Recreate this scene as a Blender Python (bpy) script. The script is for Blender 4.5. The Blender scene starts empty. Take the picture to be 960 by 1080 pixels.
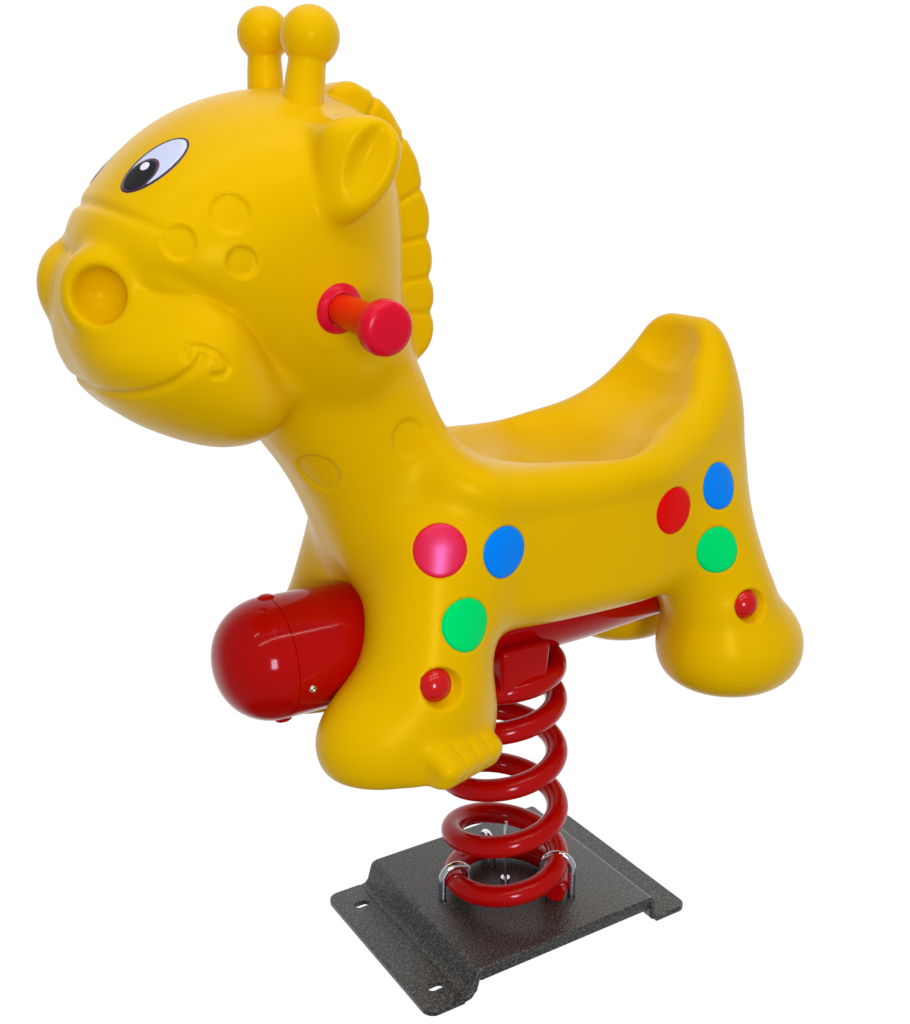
import bpy, bmesh, math, random
import numpy as np
from mathutils import Vector, Matrix
random.seed(3)
R = math.radians
S = bpy.context.scene
COL = S.collection

# ---------------------------------------------------------------- side profiles (x, z) in metres, rider faces -x
HEAD = [(-0.4038, 0.6865), (-0.3923, 0.7135), (-0.3842, 0.7262), (-0.3727, 0.7377), (-0.3556, 0.7566), (-0.3326, 0.7744), (-0.2982, 0.7921), (-0.2474, 0.8039), (-0.2029, 0.8011), (-0.1684, 0.7911), (-0.1482, 0.7602), (-0.1384, 0.7102), (-0.1379, 0.6465), (-0.1409, 0.5891), (-0.1626, 0.549), (-0.2088, 0.5372), (-0.2606, 0.551), (-0.3162, 0.5803), (-0.3739, 0.6226)]
MUZZLE = [(-0.4064, 0.6879), (-0.3827, 0.6885), (-0.3469, 0.6844), (-0.306, 0.6742), (-0.2803, 0.6425), (-0.2645, 0.6038), (-0.2548, 0.5633), (-0.2715, 0.5361), (-0.3099, 0.531), (-0.3486, 0.5435), (-0.3841, 0.5635), (-0.4067, 0.5947), (-0.4162, 0.6285), (-0.4159, 0.6607)]
NECK = [(-0.276, 0.5765), (-0.2575, 0.5279), (-0.2322, 0.4914), (-0.2103, 0.4494), (-0.1859, 0.3961), (-0.1276, 0.3455), (-0.0201, 0.3634), (-0.0431, 0.482), (-0.0725, 0.5192), (-0.1007, 0.5557), (-0.1237, 0.5919), (-0.1369, 0.6464), (-0.2045, 0.6499)]
TORSO = [(-0.165, 0.47), (-0.165, 0.42), (-0.155, 0.38), (-0.125, 0.352), (-0.06, 0.338), (0.0, 0.334), (0.1, 0.334), (0.18, 0.345), (0.232, 0.375), (0.25, 0.43), (0.25, 0.5), (0.247, 0.55), (0.24, 0.58), (0.224, 0.597), (0.204, 0.592), (0.185, 0.555), (0.158, 0.522), (0.115, 0.5), (0.045, 0.49), (0, 0.489), (-0.05, 0.492), (-0.09, 0.499), (-0.13, 0.512), (-0.158, 0.5)]
SMILE = [(-0.4453, 0.6059), (-0.4307, 0.5948), (-0.4141, 0.5865), (-0.3891, 0.5865), (-0.3682, 0.5944), (-0.3514, 0.6077), (-0.3445, 0.6172)]
TICK = [(-0.355, 0.6154), (-0.3518, 0.6218), (-0.3441, 0.6225), (-0.3353, 0.6185), (-0.328, 0.609), (-0.3312, 0.6031), (-0.3384, 0.6024)]
FOLD = [(-0.4209, 0.7328), (-0.4039, 0.7232), (-0.3898, 0.7204), (-0.3739, 0.7111), (-0.3574, 0.7028)]
CREASE = [(-0.3813, 0.6776), (-0.3684, 0.6751), (-0.3515, 0.6692), (-0.3291, 0.6557), (-0.3198, 0.6473)]
RINGS = [(-0.3142, 0.7135, 0.0143), (-0.3497, 0.6941, 0.0122), (-0.3098, 0.6797, 0.0112), (-0.1552, 0.5267, 0.0158), (-0.2266, 0.4991, 0.019)]
SPOTS = [('magenta red', -0.1474, 0.4362, 0.0226), ('blue', -0.0869, 0.4264, 0.0226), ('green', -0.1324, 0.3725, 0.0226), ('red', 0.1117, 0.431, 0.0226), ('blue', 0.1754, 0.4448, 0.0226), ('green', 0.1673, 0.3831, 0.0226)]
CAPS = [(-0.164, 0.3252), (0.1957, 0.3253)]
MANE = [(-0.1685, 0.7904), (-0.1444, 0.7692), (-0.1241, 0.738), (-0.1144, 0.7018), (-0.112, 0.6672), (-0.1105, 0.636), (-0.1109, 0.6094)]
MANEIN = [(-0.1906, 0.7927), (-0.1663, 0.8065), (-0.142, 0.794), (-0.1137, 0.7527), (-0.103, 0.7095), (-0.0987, 0.6609), (-0.0982, 0.6068), (-0.1159, 0.5921), (-0.1416, 0.6467), (-0.1444, 0.7258), (-0.1655, 0.7712)]
EAR = [(-0.2413, 0.7744), (-0.2225, 0.7804), (-0.2051, 0.7769), (-0.1936, 0.7635), (-0.1955, 0.7431), (-0.2069, 0.7233), (-0.2228, 0.7089), (-0.2382, 0.7053), (-0.247, 0.7134), (-0.2485, 0.7355), (-0.2469, 0.761)]
EARH = (-0.2283, 0.7432)
HORNS = [((-0.2213, -0.046, 0.8386), (-0.2274, -0.046, 0.8022), 0.0224), ((-0.2193, 0.046, 0.8479), (-0.2195, 0.046, 0.8116), 0.0214)]
BRK = [(-0.0647, 0.298), (-0.004, 0.2837), (-0.0348, 0.3182), (-0.0338, 0.2661)]
HANDLE = (-0.2352, 0.6434)
CC = (-0.6258, -0.9022, 0.7458)
CF = (0.50641, 0.81359, -0.28569)
EYEC = (-0.3626, 0.075, 0.7595)
EYEN = (-0.42, 0.75, 0.42)
H = 0.0022          # sampling step of the moulded shell

# ---------------------------------------------------------------- helpers
def link(o, parent=None):
    COL.objects.link(o)
    if parent: o.parent = parent
    return o
def mesh_obj(name, verts, faces, mat, parent, smooth=True, normals=None, label=None):
    me = bpy.data.meshes.new(name)
    me.from_pydata([tuple(v) for v in verts], [], [tuple(f) for f in faces])
    me.update()
    me.polygons.foreach_set('use_smooth', [smooth]*len(me.polygons))
    if normals is not None: me.normals_split_custom_set_from_vertices([tuple(n) for n in normals])
    me.materials.append(mat)
    o = bpy.data.objects.new(name, me)
    if label: o['label'] = label
    return link(o, parent)
def bm_obj(name, bm, mat, parent, smooth=True, angle=None, label=None):
    bmesh.ops.recalc_face_normals(bm, faces=bm.faces)
    me = bpy.data.meshes.new(name); bm.to_mesh(me); bm.free()
    me.polygons.foreach_set('use_smooth', [smooth]*len(me.polygons))
    if smooth and angle: me.set_sharp_from_angle(angle=R(angle))
    me.materials.append(mat)
    o = bpy.data.objects.new(name, me)
    if label: o['label'] = label
    return link(o, parent)
def lathe(bm, prof, M, seg=48):
    """revolve (r, h) pairs about local z, placed by matrix M"""
    rings = []
    for r, h in prof:
        if r < 1e-6: rings.append([bm.verts.new(M @ Vector((0, 0, h)))])
        else: rings.append([bm.verts.new(M @ Vector((r*math.cos(2*math.pi*i/seg), r*math.sin(2*math.pi*i/seg), h))) for i in range(seg)])
    for a, b in zip(rings, rings[1:]):
        for i in range(seg):
            j = (i+1) % seg
            if len(a) == 1 and len(b) == 1: continue
            if len(a) == 1: bm.faces.new((a[0], b[i], b[j]))
            elif len(b) == 1: bm.faces.new((a[i], a[j], b[0]))
            else: bm.faces.new((a[i], a[j], b[j], b[i]))
def tube(bm, pts, r, seg=20, cap=True, flat=1.0):
    pts = [Vector(p) for p in pts]; n = len(pts); rings = []
    up = None
    for i, p in enumerate(pts):
        t = (pts[min(i+1, n-1)] - pts[max(i-1, 0)]).normalized()
        if up is None: up = t.orthogonal().normalized()
        up = (up - t*up.dot(t)).normalized(); sd = t.cross(up)
        rr = r(i/(n-1)) if callable(r) else r
        rings.append([bm.verts.new(p + up*math.cos(a)*rr + sd*math.sin(a)*rr*flat) for a in [2*math.pi*k/seg for k in range(seg)]])
    for a, b in zip(rings, rings[1:]):
        for i in range(seg):
            j = (i+1) % seg; bm.faces.new((a[i], a[j], b[j], b[i]))
    if cap:
        bm.faces.new(rings[0][::-1]); bm.faces.new(rings[-1])
def frame(pos, zdir):
    z = Vector(zdir).normalized(); q = z.to_track_quat('Z', 'Y')
    return Matrix.Translation(Vector(pos)) @ q.to_matrix().to_4x4()

# ---------------------------------------------------------------- materials
def mat(name, col, rough=.4, metal=0., spec=.5, coat=0., bump=None, extra=None, coat_rough=.05, sss=0., tint=None):
    m = bpy.data.materials.new(name); m.use_nodes = True
    nt = m.node_tree; b = nt.nodes['Principled BSDF']
    b.inputs['Base Color'].default_value = (*col, 1); b.inputs['Roughness'].default_value = rough
    b.inputs['Metallic'].default_value = metal; b.inputs['Specular IOR Level'].default_value = spec
    b.inputs['Coat Weight'].default_value = coat; b.inputs['Coat Roughness'].default_value = coat_rough
    if tint: b.inputs['Specular Tint'].default_value = (*tint, 1)
    tc = nt.nodes.new('ShaderNodeTexCoord')
    if sss:
        b.inputs['Subsurface Weight'].default_value = sss
        b.inputs['Subsurface Radius'].default_value = (1, .6, .15); b.inputs['Subsurface Scale'].default_value = .006
    last = None
    for (scale, dist, strength, detail) in (bump or []):
        n = nt.nodes.new('ShaderNodeTexNoise'); n.inputs['Scale'].default_value = scale; n.inputs['Detail'].default_value = detail
        nt.links.new(tc.outputs['Object'], n.inputs['Vector'])
        bp = nt.nodes.new('ShaderNodeBump'); bp.inputs['Distance'].default_value = dist; bp.inputs['Strength'].default_value = strength
        nt.links.new(n.outputs['Fac'], bp.inputs['Height'])
        if last: nt.links.new(last.outputs['Normal'], bp.inputs['Normal'])
        last = bp
    if last: nt.links.new(last.outputs['Normal'], b.inputs['Normal'])
    if extra: extra(nt, b, tc)
    return m
def vary(c2, scale, lo, hi, rough=None):
    def f(nt, b, tc):
        n = nt.nodes.new('ShaderNodeTexNoise'); n.inputs['Scale'].default_value = scale; n.inputs['Detail'].default_value = 4
        nt.links.new(tc.outputs['Object'], n.inputs['Vector'])
        mr = nt.nodes.new('ShaderNodeMapRange'); mr.inputs['From Min'].default_value = lo; mr.inputs['From Max'].default_value = hi
        nt.links.new(n.outputs['Fac'], mr.inputs['Value'])
        mx = nt.nodes.new('ShaderNodeMix'); mx.data_type = 'RGBA'
        mx.inputs['A'].default_value = b.inputs['Base Color'].default_value; mx.inputs['B'].default_value = (*c2, 1)
        nt.links.new(mr.outputs['Result'], mx.inputs['Factor']); nt.links.new(mx.outputs['Result'], b.inputs['Base Color'])
        if rough:
            m2 = nt.nodes.new('ShaderNodeMapRange'); m2.inputs['To Min'].default_value = rough[0]; m2.inputs['To Max'].default_value = rough[1]
            nt.links.new(n.outputs['Fac'], m2.inputs['Value']); nt.links.new(m2.outputs['Result'], b.inputs['Roughness'])
    return f
YEL = mat('yellow_plastic', (.82, .485, .0), .29, tint=(1, .74, .05), spec=.18, bump=[(14, .0012, .25, 2), (900, .00012, .35, 2)], extra=vary((.79, .46, .0), 6, .35, .65, (.24, .36)))
REDP = mat('red_paint', (.48, .0012, .0008), .14, spec=.22, bump=[(35, .0006, .10, 2)])
CAPSM = mat('red_gloss_shell', (.46, .0012, .0008), .10, spec=.17, bump=[(9, .002, .12, 2)])
HANDM = mat('red_grip_plastic', (.80, .012, .003), .34, spec=.2, bump=[(500, .0001, .3, 2)])
KNOBM = mat('pink_red_plastic', (.72, .003, .022), .26, spec=.2, bump=[(500, .0001, .2, 2)])
def spark(nt, b, tc):
    v = nt.nodes.new('ShaderNodeTexNoise'); v.inputs['Scale'].default_value = 480; v.inputs['Detail'].default_value = 2
    nt.links.new(tc.outputs['Object'], v.inputs['Vector'])
    cr = nt.nodes.new('ShaderNodeValToRGB'); cr.color_ramp.elements[0].position = .45; cr.color_ramp.elements[0].color = (.004, .0037, .0033, 1)
    cr.color_ramp.elements[1].position = .70; cr.color_ramp.elements[1].color = (.14, .132, .11, 1)
    nt.links.new(v.outputs['Fac'], cr.inputs['Fac']); nt.links.new(cr.outputs['Color'], b.inputs['Base Color'])
PLATEM = mat('hammered_black_powder_coat', (.03, .03, .028), .30, spec=.85, bump=[(600, .0008, .8, 2)], extra=spark)
CHROME = mat('zinc_steel', (.75, .77, .82), .14, metal=1.)
SCOL = {'magenta red': (.80, .004, .030), 'blue': (.001, .24, .88), 'green': (.0, .76, .15), 'red': (.82, .003, .002)}
SPOTM = {k: mat(k.replace(' ', '_') + '_spot', c, .36 if 'mag' in k else .33, spec=.95 if 'mag' in k else .20, tint=(1, .45, 1) if 'mag' in k else c, bump=[(600, .0001, .3, 2)]) for k, c in SCOL.items()}
CAPM = mat('red_cap_plastic', (.62, .003, .004), .16, spec=.4)
EYEW = mat('eye_white', (.64, .69, .87), .14); EYEK = mat('eye_black', (.006, .005, .008), .25); EYEO = mat('eye_outline', (.02, .012, .05), .3)
EYEV = mat('eye_iris', (.10, .02, .05), .3); EYEH = mat('eye_highlight', (.85, .86, .95), .3)

# ---------------------------------------------------------------- signed distance model of the moulded giraffe
def spline(P, n=6, closed=True):
    P = np.array(P, float); N = len(P); out = []
    rng = range(N) if closed else range(N-1)
    for i in rng:
        if closed: a, b, c, d = P[i-1], P[i], P[(i+1) % N], P[(i+2) % N]
        else: a, b, c, d = P[max(i-1, 0)], P[i], P[i+1], P[min(i+2, N-1)]
        for t in np.arange(n)/n:
            out.append(.5*((2*b) + (c-a)*t + (2*a-5*b+4*c-d)*t*t + (-a+3*b-3*c+d)*t**3))
    if not closed: out.append(P[-1])
    return np.array(out)
def poly_sdf(x, z, P):
    d = np.full(np.broadcast(x, z).shape, 1e9, np.float32); s = np.ones_like(d)
    n = len(P)
    for i in range(n):
        a, b = P[i], P[i-1]
        e = b-a; wx = x-a[0]; wz = z-a[1]
        t = np.clip((wx*e[0]+wz*e[1])/(e@e), 0, 1)
        d = np.minimum(d, (wx-e[0]*t)**2 + (wz-e[1]*t)**2)
        c1 = z >= a[1]; c2 = z < b[1]; c3 = e[0]*wz > e[1]*wx
        flip = (c1 & c2 & c3) | (~c1 & ~c2 & ~c3)
        s = np.where(flip, -s, s)
    return (s*np.sqrt(d)).astype(np.float32)
class Field:
    """side profile distance sampled once on a fine grid, slightly smoothed, then read back bilinearly"""
    def __init__(self, P, sig, st=.001, line=False):
        self.x0, self.z0, self.st = -.53, .13, st
        xs = np.arange(-.53, .41, st); zs = np.arange(.13, .96, st)
        A = (line_dist if line else poly_sdf)(xs[:, None], zs[None, :], P).astype(np.float64)
        if sig:
            n = int(3*sig/st); k = np.exp(-.5*(np.arange(-n, n+1)*st/sig)**2); k /= k.sum()
            for ax in (0, 1):
                B = np.pad(A, [(n, n) if a == ax else (0, 0) for a in (0, 1)], mode='edge'); C = 0
                for i, w in enumerate(k): C = C + w*(B[i:i+A.shape[0], :] if ax == 0 else B[:, i:i+A.shape[1]])
                A = C
        self.A = A.astype(np.float32)
    def __call__(self, x, z):
        u = (x-self.x0)/self.st; v = (z-self.z0)/self.st
        u, v = np.broadcast_arrays(u, v)
        i = np.clip(u.astype(np.int32), 0, self.A.shape[0]-2); j = np.clip(v.astype(np.int32), 0, self.A.shape[1]-2)
        a = u-i; b = v-j; A = self.A
        return (A[i, j]*(1-a)+A[i+1, j]*a)*(1-b) + (A[i, j+1]*(1-a)+A[i+1, j+1]*a)*b
def line_dist(x, z, P):
    d = np.full(np.broadcast(x, z).shape, 1e9, np.float32)
    for a, b in zip(P[:-1], P[1:]):
        e = b-a; wx = x-a[0]; wz = z-a[1]
        t = np.clip((wx*e[0]+wz*e[1])/(e@e), 0, 1)
        d = np.minimum(d, (wx-e[0]*t)**2 + (wz-e[1]*t)**2)
    return np.sqrt(d)
def smin(a, b, k):
    h = np.maximum(k-np.abs(a-b), 0)/k
    return np.minimum(a, b) - h*h*h*k/6
def smax(a, b, k): return -smin(-a, -b, k)
def extr(d2, y, w, r, e=1.0):
    """profile d2 extruded to half width w with rounding r (elliptic factor e across)"""
    qa = np.maximum(d2+r, 0); qb = np.maximum((np.abs(y)-w)*e+r, 0)
    return np.minimum(np.maximum(d2+r, (np.abs(y)-w)*e+r), 0) + np.sqrt(qa*qa+qb*qb) - r
def ell(x, y, z, c, r, rot=0.):
    dx = x-c[0]; dz = z-c[2]; ca, sa = math.cos(rot), math.sin(rot)
    X = dx*ca+dz*sa; Z = -dx*sa+dz*ca; Y = y-c[1]
    k0 = np.sqrt((X/r[0])**2+(Y/r[1])**2+(Z/r[2])**2); k1 = np.sqrt((X/r[0]**2)**2+(Y/r[1]**2)**2+(Z/r[2]**2)**2)
    return k0*(k0-1)/np.maximum(k1, 1e-6)
def rcone(x, y, z, a, b, r1, r2):
    ex, ey, ez = (b[i]-a[i] for i in range(3)); L = ex*ex+ey*ey+ez*ez
    t = np.clip(((x-a[0])*ex+(y-a[1])*ey+(z-a[2])*ez)/L, 0, 1)
    return np.sqrt((x-a[0]-ex*t)**2+(y-a[1]-ey*t)**2+(z-a[2]-ez*t)**2) - (r1+(r2-r1)*t)
def rbox(x, y, z, c, U, V, W, h, r):
    """rounded box, axes U V W (orthonormal tuples), half sizes h"""
    q = []
    for A, hh in zip((U, V, W), h):
        q.append(np.abs((x-c[0])*A[0]+(y-c[1])*A[1]+(z-c[2])*A[2])-hh+r)
    return np.sqrt(sum(np.maximum(a, 0)**2 for a in q)) + np.minimum(np.maximum(np.maximum(q[0], q[1]), q[2]), 0) - r
def sstep(v, a, b):
    t = np.clip((v-a)/(b-a), 0, 1); return t*t*(3-2*t)
PH, PM, PN, PT, PE = (Field(spline(p, 4), sg) for p, sg in ((HEAD, .014), (MUZZLE, .014), (NECK, .012), (TORSO, .006), (EAR, .004)))
LCR = Field(spline(CREASE, 5, False), 0, line=True)
LSM, LTK, LFO = (Field(spline(p, 5, False), 0, line=True) for p in (SMILE, TICK, FOLD))
NOSE = (-.385, .040, .656); NAX = Vector((-.62, .78, .02)).normalized()
HBY = .104      # how far the handle bosses stand out
def parts(x, y, z):
    """every moulded volume with its own distance; y is folded to the positive side"""
    y = np.abs(y); D = {}
    head = extr(PH(x, z), y, .114+0*x, .105, .95)
    D['head'] = head
    D['muzzle'] = extr(PM(x, z), y, .127-.036*sstep(x, -.315, -.395)*(.35+.65*sstep(z, .60, .65)), .085, .92)
    D['neck'] = extr(PN(x, z), y, .074+0*x, .064)
    D['torso'] = extr(PT(x, z), y, .114+.011*sstep(z, .445, .50)*sstep(x, .16, .06)-.035*sstep(x, .09, .26)-.032*sstep(z, .49, .62)*sstep(x, .08, .16)-.055*sstep(x, -.09, -.18), .036)
    # front leg and foot
    leg = rcone(x, y, z, (-.122, .060, .42), (-.147, .085, .31), .058, .057)
    foot = ell(x, y, z, (-.167, .084, .264), (.085, .058, .060))
    foot = smax(foot, .2325-z, .020)
    D['front_leg'] = smin(leg, foot, .05)
    V = Vector((.25, .88, -.44)).normalized(); U = Vector((1, -.284, 0)).normalized(); W = U.cross(V); U = V.cross(W)
    D['foot_step'] = smax(rbox(x, y, z, (-.153, .109, .260), U, V, W, (.038, .049, .028), .012), .2400-z, .012)
    leg = rcone(x, y, z, (.182, .040, .42), (.206, .082, .32), .064, .057)
    foot = ell(x, y, z, (.222, .088, .262), (.080, .072, .062))
    foot = smax(foot, .212-z, .045)
    D['rear_leg'] = smin(leg, foot, .04)
    # ear
    D['ear'] = extr(PE(x, z), y, .146+0*x-.02*sstep(x, -.20, -.25), .017)
    return D
def mane_d(x, y, z):
    y = np.abs(y)
    d2 = PMI(x, z); prev = None; gr = 0
    for i, (cx, cz) in enumerate(MANE):
        l = ell(x, 0*x, z, (cx-.006, 0, cz), (.0205, 1, .0265 if i else .020))
        d2 = smin(d2, l, .0025)
        if prev is not None: gr = np.maximum(gr, np.exp(-((l-prev)/.0042)**2)*(np.maximum(l, prev) < .008))
        prev = l
    m = extr(d2, y, .0235+0*x, .011) + .0022*gr
    return m
PMI = Field(spline(MANEIN, 4), .002)
def full(x, y, z, detail=True, want=False):
    ya = np.abs(y); D = parts(x, y, z); D['mane'] = mane_d(x, y, z)
    body = smin(D['torso'], D['neck'], .06)
    body = smin(body, D['front_leg'], .045); body = smin(body, D['rear_leg'], .05)
    body = smin(body, D['foot_step'], .014)
    # saddle dish
    yd = ya*.68
    dish = rcone(x, yd, z, (-.055, 0, .548), (.06, 0, .528), .070, .074)
    dish = smin(dish, rcone(x, yd, z, (.06, 0, .528), (.125, 0, .560), .074, .064), .02)
    dish = smin(dish, rcone(x, yd, z, (.125, 0, .560), (.160, 0, .61), .064, .050), .02)
    dish = smin(dish, ell(x, ya, z, (.171, 0, .581), (.037, .058, .044)), .0035)
    D['dish'] = dish
    body = smax(body, -dish, .014)
    # head
    hd = smin(D['head'], D['muzzle'], .0035+.040*sstep(z, .615, .565)*sstep(x, -.345, -.28))
    hd = smin(hd, D['mane'], .004)
    # nostrils: raised ring with a dent
    nx, ny, nz = x-NOSE[0], ya-NOSE[1], z-NOSE[2]
    ax = nx*NAX.x+ny*NAX.y+nz*NAX.z; rr = np.sqrt(np.maximum(nx*nx+ny*ny+nz*nz-ax*ax, 0))
    ring = np.sqrt(np.maximum(np.sqrt((rr-.0200)**2+((ax-.003)*.85)**2), 0)**2)-.0165
    D['nostril'] = ring
    hd = smin(hd, ring, .012)
    hd = smax(hd, -(np.sqrt(rr**2+(ax-.0195)**2)-.0195), .010)
    ear = smax(D['ear'], -ell(x, ya, z, (EARH[0], .150, EARH[1]), (.043, .022, .0145), 1.05), .012)
    hd = smin(hd, ear, .018)
    # handle boss
    hx, hz = x-HANDLE[0], z-HANDLE[1]
    boss = np.sqrt(hx*hx+hz*hz)
    hd = smin(hd, smax(boss-.029, np.abs(ya-.06)-HBY+.06, .010), .010)
    D['boss'] = smax(boss-.029, np.abs(ya-.06)-.044, .01)
    d = smin(hd, body, .022)
    if detail:
        for cx, cz, r in RINGS:
            c3 = RING3.get((cx, cz))
            if c3 is None: continue
            q = np.sqrt((x-cx)**2+(z-cz)**2+(ya-c3)**2)-r
            d = d + .0021*sstep(-q, -.0012, .0018) + (.0007 if cz < .6 else .0)*np.exp(-(q/.0020)**2)
        side = sstep(ya, .0, .02)
        d = d + .0026*np.exp(-(LSM(x, z)/.0030)**2) + .0018*np.exp(-(LTK(x, z)/.0023)**2)*side
        d = d + .0028*np.exp(-(LFO(x, z)/.0042)**2)*sstep(x, -.345, -.385)
        d = d + .0016*np.exp(-(LCR(x, z)/.0055)**2)*sstep(x, -.375, -.345)*side
        for n, cx, cz, r in SPOTS:
            c3 = SPOT3.get((cx, cz))
            if c3 is None: continue
            q = np.sqrt((x-cx)**2+(z-cz)**2+(ya-c3)**2)-r
            d = d + .0024*sstep(-q, -.0016, .0006)
        for cx, cz in CAPS:
            q = np.sqrt((x-cx-.002)**2+(z-cz+.001)**2)
            d = d + .008*(1-sstep(q, .0125, .0190))*sstep(ya, .06, .09)
        # grooves along the tread of the foot steps
        for k in (-1, 0, 1):
            d = d + 0.0007*np.exp(-((x-.284*(ya-.12)+.150+.016*k)/.0026)**2)*sstep(ya, .108, .118)*sstep(z, .240, .250)*sstep(z, .288, .270)
    return (d, D) if want else d
SPOT3 = {}; RING3 = {}
for n, cx, cz, r in SPOTS + [(0, *q) for q in RINGS]:
    y = -.25
    for _ in range(60): y += .8*float(full(np.array([cx]), np.array([y]), np.array([cz]), False)[0])
    (SPOT3 if n else RING3)[(cx, cz)] = -y
def surf_nets(bounds, h):
    (x0, x1), (y0, y1), (z0, z1) = bounds
    xs = np.arange(x0, x1, h, dtype=np.float32); ny = int(math.ceil(y1/h)); zs = np.arange(z0, z1, h, dtype=np.float32)
    yh = ((np.arange(ny)+.5)*h).astype(np.float32)
    A = full(xs[:, None, None], yh[None, :, None], zs[None, None, :]).astype(np.float32)
    A = np.concatenate([A[:, ::-1, :], A], axis=1); ys = np.concatenate([-yh[::-1], yh])
    nx, nyy, nz = A.shape; ins = A < 0
    c = [ins[i:nx-1+i, j:nyy-1+j, k:nz-1+k] for i in (0, 1) for j in (0, 1) for k in (0, 1)]
    cnt = sum(a.astype(np.int8) for a in c); act = (cnt > 0) & (cnt < 8)
    idx = -np.ones(act.shape, np.int32); I, J, K = np.nonzero(act); idx[I, J, K] = np.arange(len(I))
    V = np.zeros((len(I), 3)); W = np.zeros(len(I))
    for i in (0, 1):
        for j in (0, 1):
            for k in (0, 1):
                for ax in range(3):
                    o = [i, j, k]
                    if o[ax]: continue
                    p = o[:]; p[ax] = 1
                    a = A[I+o[0], J+o[1], K+o[2]]; b = A[I+p[0], J+p[1], K+p[2]]
                    m = (a < 0) != (b < 0); t = np.where(m, a/np.where(m, a-b, 1), 0)
                    pos = np.array(o, float)[None, :].repeat(len(I), 0); pos[:, ax] += t
                    V += pos*m[:, None]; W += m
    V = V/W[:, None] + np.stack([I, J, K], 1)
    V = V*h + np.array([xs[0], ys[0], zs[0]])
    F = []
    for ax in range(3):
        sl0 = [slice(None)]*3; sl1 = [slice(None)]*3; sl0[ax] = slice(0, -1); sl1[ax] = slice(1, None)
        a = ins[tuple(sl0)]; b = ins[tuple(sl1)]; E = np.argwhere(a != b)
        o1, o2 = (ax+1) % 3, (ax+2) % 3
        E = E[(E[:, o1] > 0) & (E[:, o2] > 0) & (E[:, o1] < A.shape[o1]-1) & (E[:, o2] < A.shape[o2]-1)]
        def at(d1, d2):
            e = E.copy(); e[:, o1] -= d1; e[:, o2] -= d2; return idx[e[:, 0], e[:, 1], e[:, 2]]
        q = np.stack([at(1, 1), at(0, 1), at(0, 0), at(1, 0)], 1)
        fl = ~a[E[:, 0], E[:, 1], E[:, 2]]
        q[fl] = q[fl][:, ::-1]; F.append(q)
    F = np.concatenate(F); return V, F
def grad(V, e=.0012, detail=True):
    x, y, z = (V[:, i].astype(np.float64) for i in range(3))
    g = np.stack([full(x+e, y, z, detail)-full(x-e, y, z, detail), full(x, y+e, z, detail)-full(x, y-e, z, detail), full(x, y, z+e, detail)-full(x, y, z-e, detail)], 1)/(2*e)
    return g
V, F = surf_nets(((-.47, .35), (0, .23), (.19, .90)), H)
for _ in range(2):
    G = grad(V); d, D = full(V[:, 0], V[:, 1], V[:, 2], True, True)
    V = V - (d/np.maximum((G*G).sum(1), .3))[:, None]*G
G = grad(V); NRM = G/np.linalg.norm(G, axis=1)[:, None]
d, D = full(V[:, 0], V[:, 1], V[:, 2], True, True)
# which moulded part each vertex belongs to
names = ['torso', 'neck', 'head', 'muzzle', 'front_leg', 'rear_leg', 'foot_step', 'ear', 'mane', 'nostril']
bias = {'torso': 0, 'neck': .004, 'head': 0, 'muzzle': 0, 'front_leg': .004, 'rear_leg': .004, 'foot_step': 0, 'ear': -.002, 'mane': -.0005, 'nostril': -.002}
lab = np.argmin(np.stack([D[n]+bias[n] for n in names]), 0)
lab[(lab == names.index('neck'))] = 0
seat = (np.abs(D['dish']) < .006) & (V[:, 2] > .45) & (V[:, 0] > -.14)
SEAT = len(names); lab[seat] = SEAT
fl = np.sort(lab[F], axis=1)[:, 1]; fy = V[F].mean(1)[:, 1] > 0

# ---------------------------------------------------------------- the thing
RIDER = bpy.data.objects.new('spring_rider', None); link(RIDER)
RIDER['label'] = 'yellow plastic giraffe spring rider with coloured spots on a red coil spring and black plate'
RIDER['category'] = 'spring rider'
def piece(name, mask, parent, label=None):
    f = F[mask]; u, inv = np.unique(f, return_inverse=True)
    return mesh_obj(name, V[u], inv.reshape(f.shape), YEL, parent, True, NRM[u], label)
def m_of(*ns): return np.isin(fl, [names.index(n) for n in ns])
body = piece('body', m_of('torso'), RIDER)
piece('seat', fl == SEAT, RIDER)
head = piece('head', m_of('head'), RIDER)
piece('muzzle', m_of('muzzle'), head)
piece('mane', m_of('mane'), head)
for s in (False, True):
    for n in ('ear', 'nostril'): piece(n, m_of(n) & (fy == s), head)
    for n in ('front_leg', 'rear_leg'):
        lg = piece('leg', m_of(n) & (fy == s), RIDER)
        if n == 'front_leg':
            piece('foot_step', m_of('foot_step') & (fy == s), lg)
            if not s: LEGF = lg
        elif not s: LEGR = lg

for ball, base, rb in HORNS:
    B0, B1 = Vector(base), Vector(ball); L = (B1-B0).length; ax_ = (B1-B0).normalized()
    prof = [(0, L+rb)] + [(rb*math.sin(t), L+rb*math.cos(t)) for t in np.linspace(.12, 2.43, 34)]
    r0 = rb*math.sin(2.43); h0 = L+rb*math.cos(2.43)
    prof += [(r0-.0003, h0-.0020), (r0-.0002, h0-.005), (r0+.0004, h0-.012), (r0+.0007, h0-.020), (r0+.0010, h0-.027), (r0+.0014, h0-.034), (r0+.0018, h0-.042), (r0+.0022, h0-.060)]
    bm = bmesh.new(); lathe(bm, prof[::-1], frame(B0, ax_), 56); bm_obj('horn', bm, YEL, head)

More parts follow.
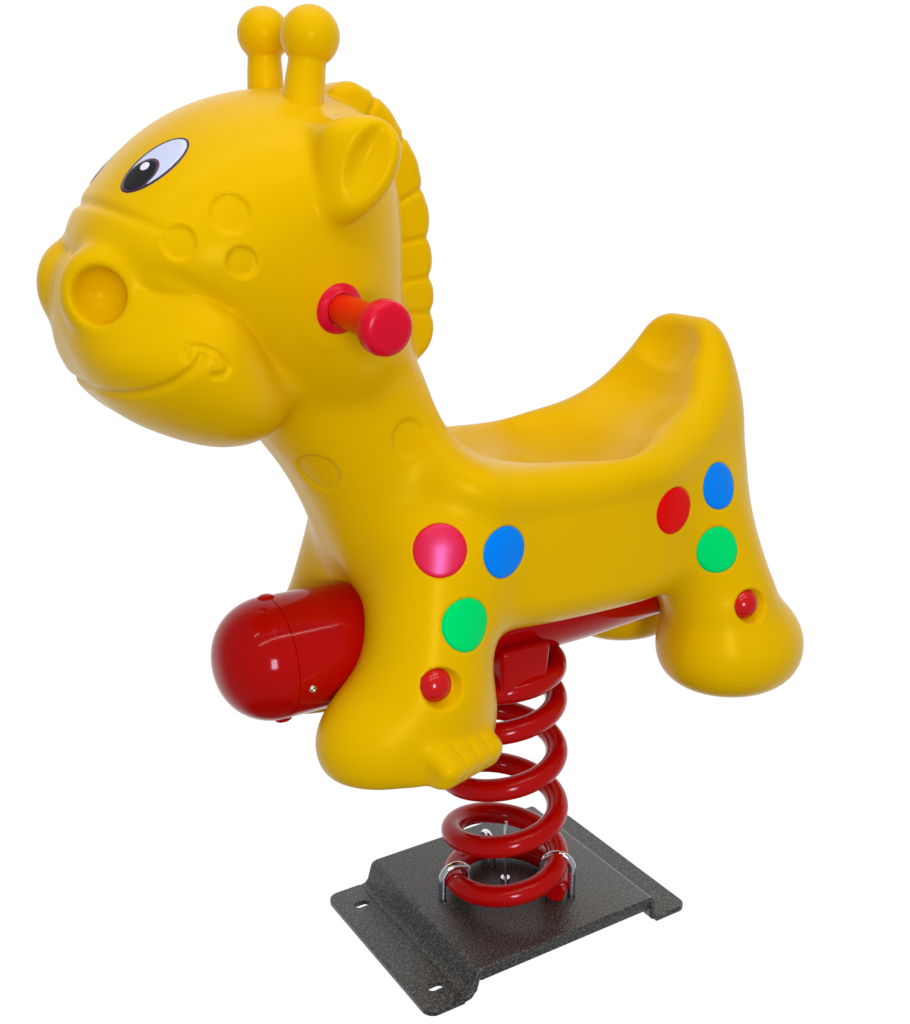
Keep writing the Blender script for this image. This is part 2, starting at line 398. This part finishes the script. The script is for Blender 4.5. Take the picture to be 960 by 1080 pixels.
# ---------------------------------------------------------------- coloured inlays that follow the moulded surface
def hit(P, n, detail=False):
    """march points P (N,3) along -n to the shell"""
    P = P.copy(); n = np.array(n)
    for _ in range(60):
        P = P - n*(full(P[:, 0], P[:, 1], P[:, 2], detail)*.8)[:, None]
    return P
def patch(name, c, n, u, ra, rb, rot, off, mt, parent, label=None, dome=0., skirt=.004, shape=None):
    n = Vector(n).normalized(); u = Vector(u); u = (u - n*u.dot(n)).normalized(); v = n.cross(u)
    nr, ns = 10, 56; P = [Vector(c)]; rad = [0]
    for i in range(1, nr+1):
        for k in range(ns):
            a = 2*math.pi*k/ns; q = i/nr; X, Y = ra*q*math.cos(a), rb*q*math.sin(a)
            P.append(Vector(c) + u*(X*math.cos(rot)-Y*math.sin(rot)) + v*(X*math.sin(rot)+Y*math.cos(rot))); rad.append(q)
    P = np.array([tuple(p + n*.05) for p in P]); Q = hit(P, tuple(n)); rad = np.array(rad)
    Q = Q + np.array(n)*(off + dome*(1-rad**2) - .0008*(rad > .99))[:, None]
    low = Q[-ns:] - np.array(n)*skirt; Q = np.concatenate([Q, low])
    faces = [(0, 1+k, 1+(k+1) % ns) for k in range(ns)]
    for i in range(nr):
        a = 1+i*ns; b = a+ns
        for k in range(ns): faces.append((a+k, b+k, b+(k+1) % ns, a+(k+1) % ns))
    return mesh_obj(name, Q, faces, mt, parent, True, label=label)
for n, cx, cz, r in SPOTS:
    c = np.array([[cx, -SPOT3[(cx, cz)], cz]]); nv = grad(c, .004, False)[0]
    patch('spot', tuple(c[0]), tuple(nv), (1, 0, 0), r+.0004, r+.0004, 0, .0003, SPOTM[n], RIDER, n + ' round spot', .0006)
for (cx, cz), lg in zip(CAPS, (LEGF, LEGR)):
    y = hit(np.array([[cx, -.25, cz]]), (0, -1, 0), True)[0, 1]
    bm = bmesh.new(); lathe(bm, [(.0, .0132), (.005, .0125), (.010, .0100), (.0136, .0058), (.0154, .001), (.0156, -.006)], frame((cx-.001, y+.001, cz), (-.15, -1, .08)), 32)
    bm_obj('bolt_cap', bm, CAPM, lg)
# eyes
for s in (-1, 1):
    c = (EYEC[0], s*EYEC[1]-(.008 if s > 0 else 0), EYEC[2]); n = (EYEN[0], s*EYEN[1], EYEN[2]); u = (1, 0, .52)
    sg = -s
    ey = patch('eye', c, n, u, .0315, .0155, 0, .0004, EYEO, head, 'white cartoon eye with black pupil')
    uu = Vector(n).normalized(); U_ = (Vector(u)-uu*Vector(u).dot(uu)).normalized(); V_ = uu.cross(U_)
    def sub(du, dv, ra, rb, off, m, nm, rot=0.): return patch(nm, tuple(Vector(c)+U_*du+V_*dv), n, u, ra, rb, rot, off, m, ey)
    sub(0.0002, 0, .0292, .0134, .0008, EYEW, 'eye_white')
    dv = -.003*s*-1
    sub(-.0120, 0, .0168, .0112, .0011, EYEV, 'iris'); sub(-.0126, 0, .0155, .0106, .0014, EYEK, 'pupil')
    sub(-.0062, .0032*sg, .0040, .0034, .0018, EYEH, 'highlight')

# ---------------------------------------------------------------- handles
for s in (-1, 1):
    M = frame((HANDLE[0], s*(HBY+.0005), HANDLE[1]), (0.02, s, -.10))
    bm = bmesh.new(); lathe(bm, [(.0, .003), (.0122, .003), (.0122, .012), (.0128, .062), (.014, .067)], M)
    h = bm_obj('handle', bm, HANDM, RIDER)
    bm = bmesh.new(); lathe(bm, [(.0, .0), (.0178, .0), (.0198, .002), (.0198, .006), (.0184, .0085), (.0150, .010), (.0128, .012)], M)
    bm_obj('collar', bm, KNOBM, h)
    bm = bmesh.new(); lathe(bm, [(.0118, .060), (.0148, .064), (.0185, .067), (.0203, .071), (.0203, .076), (.0193, .0805), (.0172, .0828), (.0130, .0836), (.007, .0840), (.0, .0842)], M)
    bm_obj('knob', bm, KNOBM, h)

# ---------------------------------------------------------------- red tube running under the belly
TZ, TR = .3235, .0555
MX = frame((0, 0, TZ), (-1, 0, 0))
prof = [(0, -.24), (.030, -.236), (.044, -.215), (.047, -.19), (.053, -.08), (TR, .02), (TR, .2545)]
bm = bmesh.new(); lathe(bm, [(r, h) for r, h in prof] + [(TR-.0012, .2552), (0, .2552)], MX, 96); tb = bm_obj('support_tube', bm, CAPSM, RIDER, angle=40)
bm = bmesh.new(); a = [(0, .2540), (TR-.0012, .2542), (TR+.0004, .2558)] + [((TR+.0004)*math.cos(t)**.88, .2575+.0520*math.sin(t)) for t in np.linspace(0, math.pi/2, 22)]
a[-1] = (0, a[-1][1]); lathe(bm, a, MX, 96); bm_obj('end_cap', bm, CAPSM, tb, angle=40)
for ang in (97, -68):   # small lugs where the end cap is bolted on
    t = R(ang); dv = Vector((0, -math.cos(t), math.sin(t)))
    bm = bmesh.new(); p = Vector((-.2575, 0, TZ)) + dv*(TR-.003)
    lathe(bm, [(0, .0062), (.0045, .0057), (.0075, .004), (.0088, 0)], frame(p, dv), 24); bm_obj('lug', bm, CAPSM, tb)
t = R(-13); dv = Vector((0, -math.cos(t), math.sin(t)))
bm = bmesh.new(); lathe(bm, [(0, .0009), (.0012, .0009), (.0016, .0021), (.0032, .0019), (.0038, .0004), (.0038, -.001)], frame(Vector((-.2430, 0, TZ))+dv*TR, dv), 20); bm_obj('screw', bm, CHROME, tb)

# ---------------------------------------------------------------- bracket between tube and spring
def rounded_box(name, c, h, bev, mt, parent, rotz=0, taper=1.0, seg=4):
    bm = bmesh.new(); bmesh.ops.create_cube(bm, size=1)
    for v in bm.verts:
        k = taper if v.co.z < 0 else 1
        v.co = Vector((v.co.x*2*h[0]*k, v.co.y*2*h[1]*k, v.co.z*2*h[2]))
    bmesh.ops.bevel(bm, geom=bm.edges[:], offset=bev, segments=seg, affect='EDGES', profile=.5)
    bmesh.ops.transform(bm, matrix=Matrix.Translation(c) @ Matrix.Rotation(rotz, 4, 'Z'), verts=bm.verts)
    return bm_obj(name, bm, mt, parent, angle=40)
rounded_box('bracket', (-.026, -.042, .279), (.0285, .028, .0275), .006, REDP, RIDER, 0, .92)

# ---------------------------------------------------------------- spring
RS, WR = .0560, .0113
SC = (-.006, -.009)
SPZ = ((-1, 0, .5, 1.07, 2.07, 3.07, 4.07, 5.07, 6.1), (.0118, .0118, .0135, .041, .1035, .1695, .2305, .268, .286))
def sp(a):      # a in turns; closed coils at the ends, open in the middle
    z = sum(float(np.interp(a+d, *SPZ)) for d in np.linspace(-.28, .28, 9))/9
    th = 2*math.pi*a + SP0
    return (SC[0]-.045*max(z-.03, 0)+RS*math.cos(th), SC[1]+RS*math.sin(th), z)
SP0 = R(-58)
bm = bmesh.new(); tube(bm, [sp(i/64) for i in range(int(64*5.2))], WR, 24)
bm_obj('spring', bm, REDP, RIDER, angle=60)

# ---------------------------------------------------------------- base plate: raised deck, two flanges with slots
TH = .0062; ZF = -.0255; HB = .1095; YO = .003
prof = [(-.157, ZF), (-.120, ZF), (-.1135, ZF+.0012), (-.1100, ZF+.0050), (-.1060, -.0060), (-.1035, -.0018), (-.0985, 0),
        (.114, 0), (.118, -.0015), (.1205, -.005), (.1215, -.010), (.1215, ZF+.004), (.124, ZF), (.166, ZF)]
def offs(P, d):
    out = []
    for i, p in enumerate(P):
        a = Vector(P[max(i-1, 0)]); b = Vector(P[min(i+1, len(P)-1)]); t = (b-a).normalized(); nn = Vector((t.y, -t.x))
        out.append((p[0]+nn.x*d, p[1]+nn.y*d))
    return out
def sheet(name, P, y0, y1, th, mt, parent, bev=.0018):
    lo = offs(P, th); bm = bmesh.new(); L = P + lo[::-1]
    A = [bm.verts.new((x, y0, z)) for x, z in L]; B = [bm.verts.new((x, y1, z)) for x, z in L]
    n = len(L)
    for i in range(n): bm.faces.new((A[i], A[(i+1) % n], B[(i+1) % n], B[i]))
    m = len(P)
    for i in range(m-1):
        bm.faces.new((A[i], A[i+1], A[n-2-i], A[n-1-i])); bm.faces.new((B[i+1], B[i], B[n-1-i], B[n-2-i]))
    return bm
def flange(name, x0, x1, y0, y1, zt, th, corners, slots, mt, parent):
    """flat flange with rounded outer corners and slotted bolt holes (x0 is the inner side)"""
    cu = bpy.data.curves.new(name, 'CURVE'); cu.dimensions = '2D'; cu.fill_mode = 'BOTH'; cu.extrude = th/2-.0008; cu.bevel_depth = .0008; cu.bevel_resolution = 2
    def loop(P):
        s = cu.splines.new('POLY'); s.points.add(len(P)-1)
        for q, p in zip(s.points, P): q.co = (p[0], p[1], 0, 1)
        s.use_cyclic_u = True
    sg = 1 if x1 > x0 else -1; P = [(x0, y0)]
    r = corners
    for k in range(9): t = k/8*math.pi/2; P.append((x1-sg*r+sg*r*math.sin(t), y0+r-r*math.cos(t)))
    for k in range(9): t = k/8*math.pi/2; P.append((x1-sg*r+sg*r*math.cos(t), y1-r+r*math.sin(t)))
    P.append((x0, y1)); loop(P)
    for sx, sy in slots:
        L, w = .0036, .0056
        loop([(sx + (L if math.cos(t) > 0 else -L) + w*math.cos(t), sy + w*math.sin(t)) for t in np.linspace(0, 2*math.pi, 25)[:-1]])
    o = bpy.data.objects.new(name, cu); dg = bpy.context.evaluated_depsgraph_get(); COL.objects.link(o); dg.update()
    me = bpy.data.meshes.new_from_object(o.evaluated_get(bpy.context.evaluated_depsgraph_get())); COL.objects.unlink(o); bpy.data.objects.remove(o)
    for v in me.vertices: v.co.z += zt-th/2
    me.materials.clear(); me.materials.append(mt)
    me.polygons.foreach_set('use_smooth', [True]*len(me.polygons)); me.set_sharp_from_angle(angle=R(35))
    fo = bpy.data.objects.new(name, me); return link(fo, parent)
bm = sheet('base_plate', prof[1:-1], -HB+YO, HB+YO, TH, PLATEM, RIDER)
# rounded front and back lips folded down under the deck
plate = bm_obj('base_plate', bm, PLATEM, RIDER, angle=35)
b = plate.modifiers.new('edge', 'BEVEL'); b.width = .0016; b.segments = 3; b.limit_method = 'ANGLE'; b.angle_limit = R(50)
flange('flange', -.1202, -.160, -HB+YO, HB+YO, ZF-.0002, TH-.0002, .012, [(-.134, .080), (-.134, -.076)], PLATEM, plate)
flange('flange', .1242, .166, -HB+YO, HB+YO, ZF-.0002, TH-.0002, .010, [], PLATEM, plate)
for y0 in (-HB+YO+.0055, HB+YO-.0055):
    rounded_box('lip', (.0085, y0, -.0085), (.1085, .0035, .0075), .002, PLATEM, plate)

# ---------------------------------------------------------------- clamps over the bottom coil, centre stud
for ang in (-44, 76, 166):
    O = Vector((*SC, 0)); t = R(ang); d_ = Vector((math.cos(t), math.sin(t), 0)); pts = []
    zc = .0135+ (.020 if ang == -44 else (.004 if ang == 76 else .010))
    for k in range(-6, 23):
        if k < 0: pts.append(O+d_*(RS+.0150)+Vector((0, 0, zc*(k+6)/6-.001)))
        elif k > 16: pts.append(O+d_*(RS-.0150)+Vector((0, 0, zc*(22-k)/6-.001)))
        else: f_ = math.pi*k/16; pts.append(O+d_*(RS+.0150*math.cos(f_))+Vector((0, 0, zc+.0150*math.sin(f_))))
    bm = bmesh.new(); tube(bm, pts, .0032, 12, flat=1.35)
    bm_obj('clamp', bm, CHROME, plate)
bm = bmesh.new(); lathe(bm, [(0, .074), (.0014, .0735), (.0021, .072), (.0021, .006), (.0050, .006), (.0050, .0005), (0, .0005)], Matrix.Identity(4), 12); bm_obj('stud', bm, CHROME, plate, angle=30)

# ---------------------------------------------------------------- studio light
W = bpy.data.worlds.new('World'); S.world = W; W.use_nodes = True; nt = W.node_tree
bg = nt.nodes['Background']; tc = nt.nodes.new('ShaderNodeTexCoord')
FWD = Vector((CF[0], CF[1], CF[2])).normalized()
dp = nt.nodes.new('ShaderNodeVectorMath'); dp.operation = 'DOT_PRODUCT'; dp.inputs[1].default_value = FWD
nt.links.new(tc.outputs['Generated'], dp.inputs[0])
mr = nt.nodes.new('ShaderNodeMapRange'); mr.interpolation_type = 'SMOOTHSTEP'
mr.inputs['From Min'].default_value = .08; mr.inputs['From Max'].default_value = .60; mr.inputs['To Min'].default_value = .34; mr.inputs['To Max'].default_value = 1.02
nt.links.new(dp.outputs['Value'], mr.inputs['Value']); sx = nt.nodes.new('ShaderNodeSeparateXYZ'); nt.links.new(tc.outputs['Generated'], sx.inputs[0])
lo = nt.nodes.new('ShaderNodeMapRange'); lo.interpolation_type = 'SMOOTHSTEP'
lo.inputs['From Min'].default_value = -.93; lo.inputs['From Max'].default_value = -.74; lo.inputs['To Min'].default_value = .12
nt.links.new(sx.outputs['Z'], lo.inputs['Value'])
ml = nt.nodes.new('ShaderNodeMath'); ml.operation = 'MULTIPLY'
nt.links.new(mr.outputs['Result'], ml.inputs[0]); nt.links.new(lo.outputs['Result'], ml.inputs[1])
nt.links.new(ml.outputs['Value'], bg.inputs['Strength']); bg.inputs['Color'].default_value = (1, 1, 1, 1)
def area(name, loc, tgt, sx, sy, pw, col=(1, 1, 1)):
    l = bpy.data.lights.new(name, 'AREA'); l.shape = 'RECTANGLE'; l.size = sx; l.size_y = sy; l.energy = pw; l.color = col
    o = bpy.data.objects.new(name, l); o.location = loc; o.rotation_euler = (Vector(tgt)-Vector(loc)).to_track_quat('-Z', 'Y').to_euler(); COL.objects.link(o); return o
#@@LIGHTS@@
def strip(loc, L, w, pw, ang=0):
    l = area('strip_lamp', loc, (loc[0], loc[1], 0), L, w, pw, (1, .97, .93)); l.rotation_euler = (0, 0, R(ang))
area('ceiling_softbox', (-.2, .1, 2.8), (.1, 0, .4), 2.4, 1.6, 11.5, (1, .98, .94))
area('window', (-1.15, -2.6, .85), (-.1, 0, .45), .5, .8, 42, (.74, .76, 1))
strip((-.6, -1.15, 2.1), 2.6, .03, 10)
strip((-.5, -.35, 2.3), 2.6, .03, 7)

# ---------------------------------------------------------------- camera
cd = bpy.data.cameras.new('camera'); cam = bpy.data.objects.new('camera', cd); COL.objects.link(cam)
cam.location = CC; cam.rotation_euler = Vector(CF).to_track_quat('-Z', 'Y').to_euler()
cd.sensor_fit = 'HORIZONTAL'; cd.sensor_width = 36; cd.lens = 36*1228/960; cd.clip_end = 100; cd.clip_start = .05
S.camera = cam
S.render.engine = 'CYCLES'
S.view_settings.view_transform = 'Standard'; S.view_settings.look = 'None'; S.view_settings.exposure = 0; S.view_settings.gamma = 1
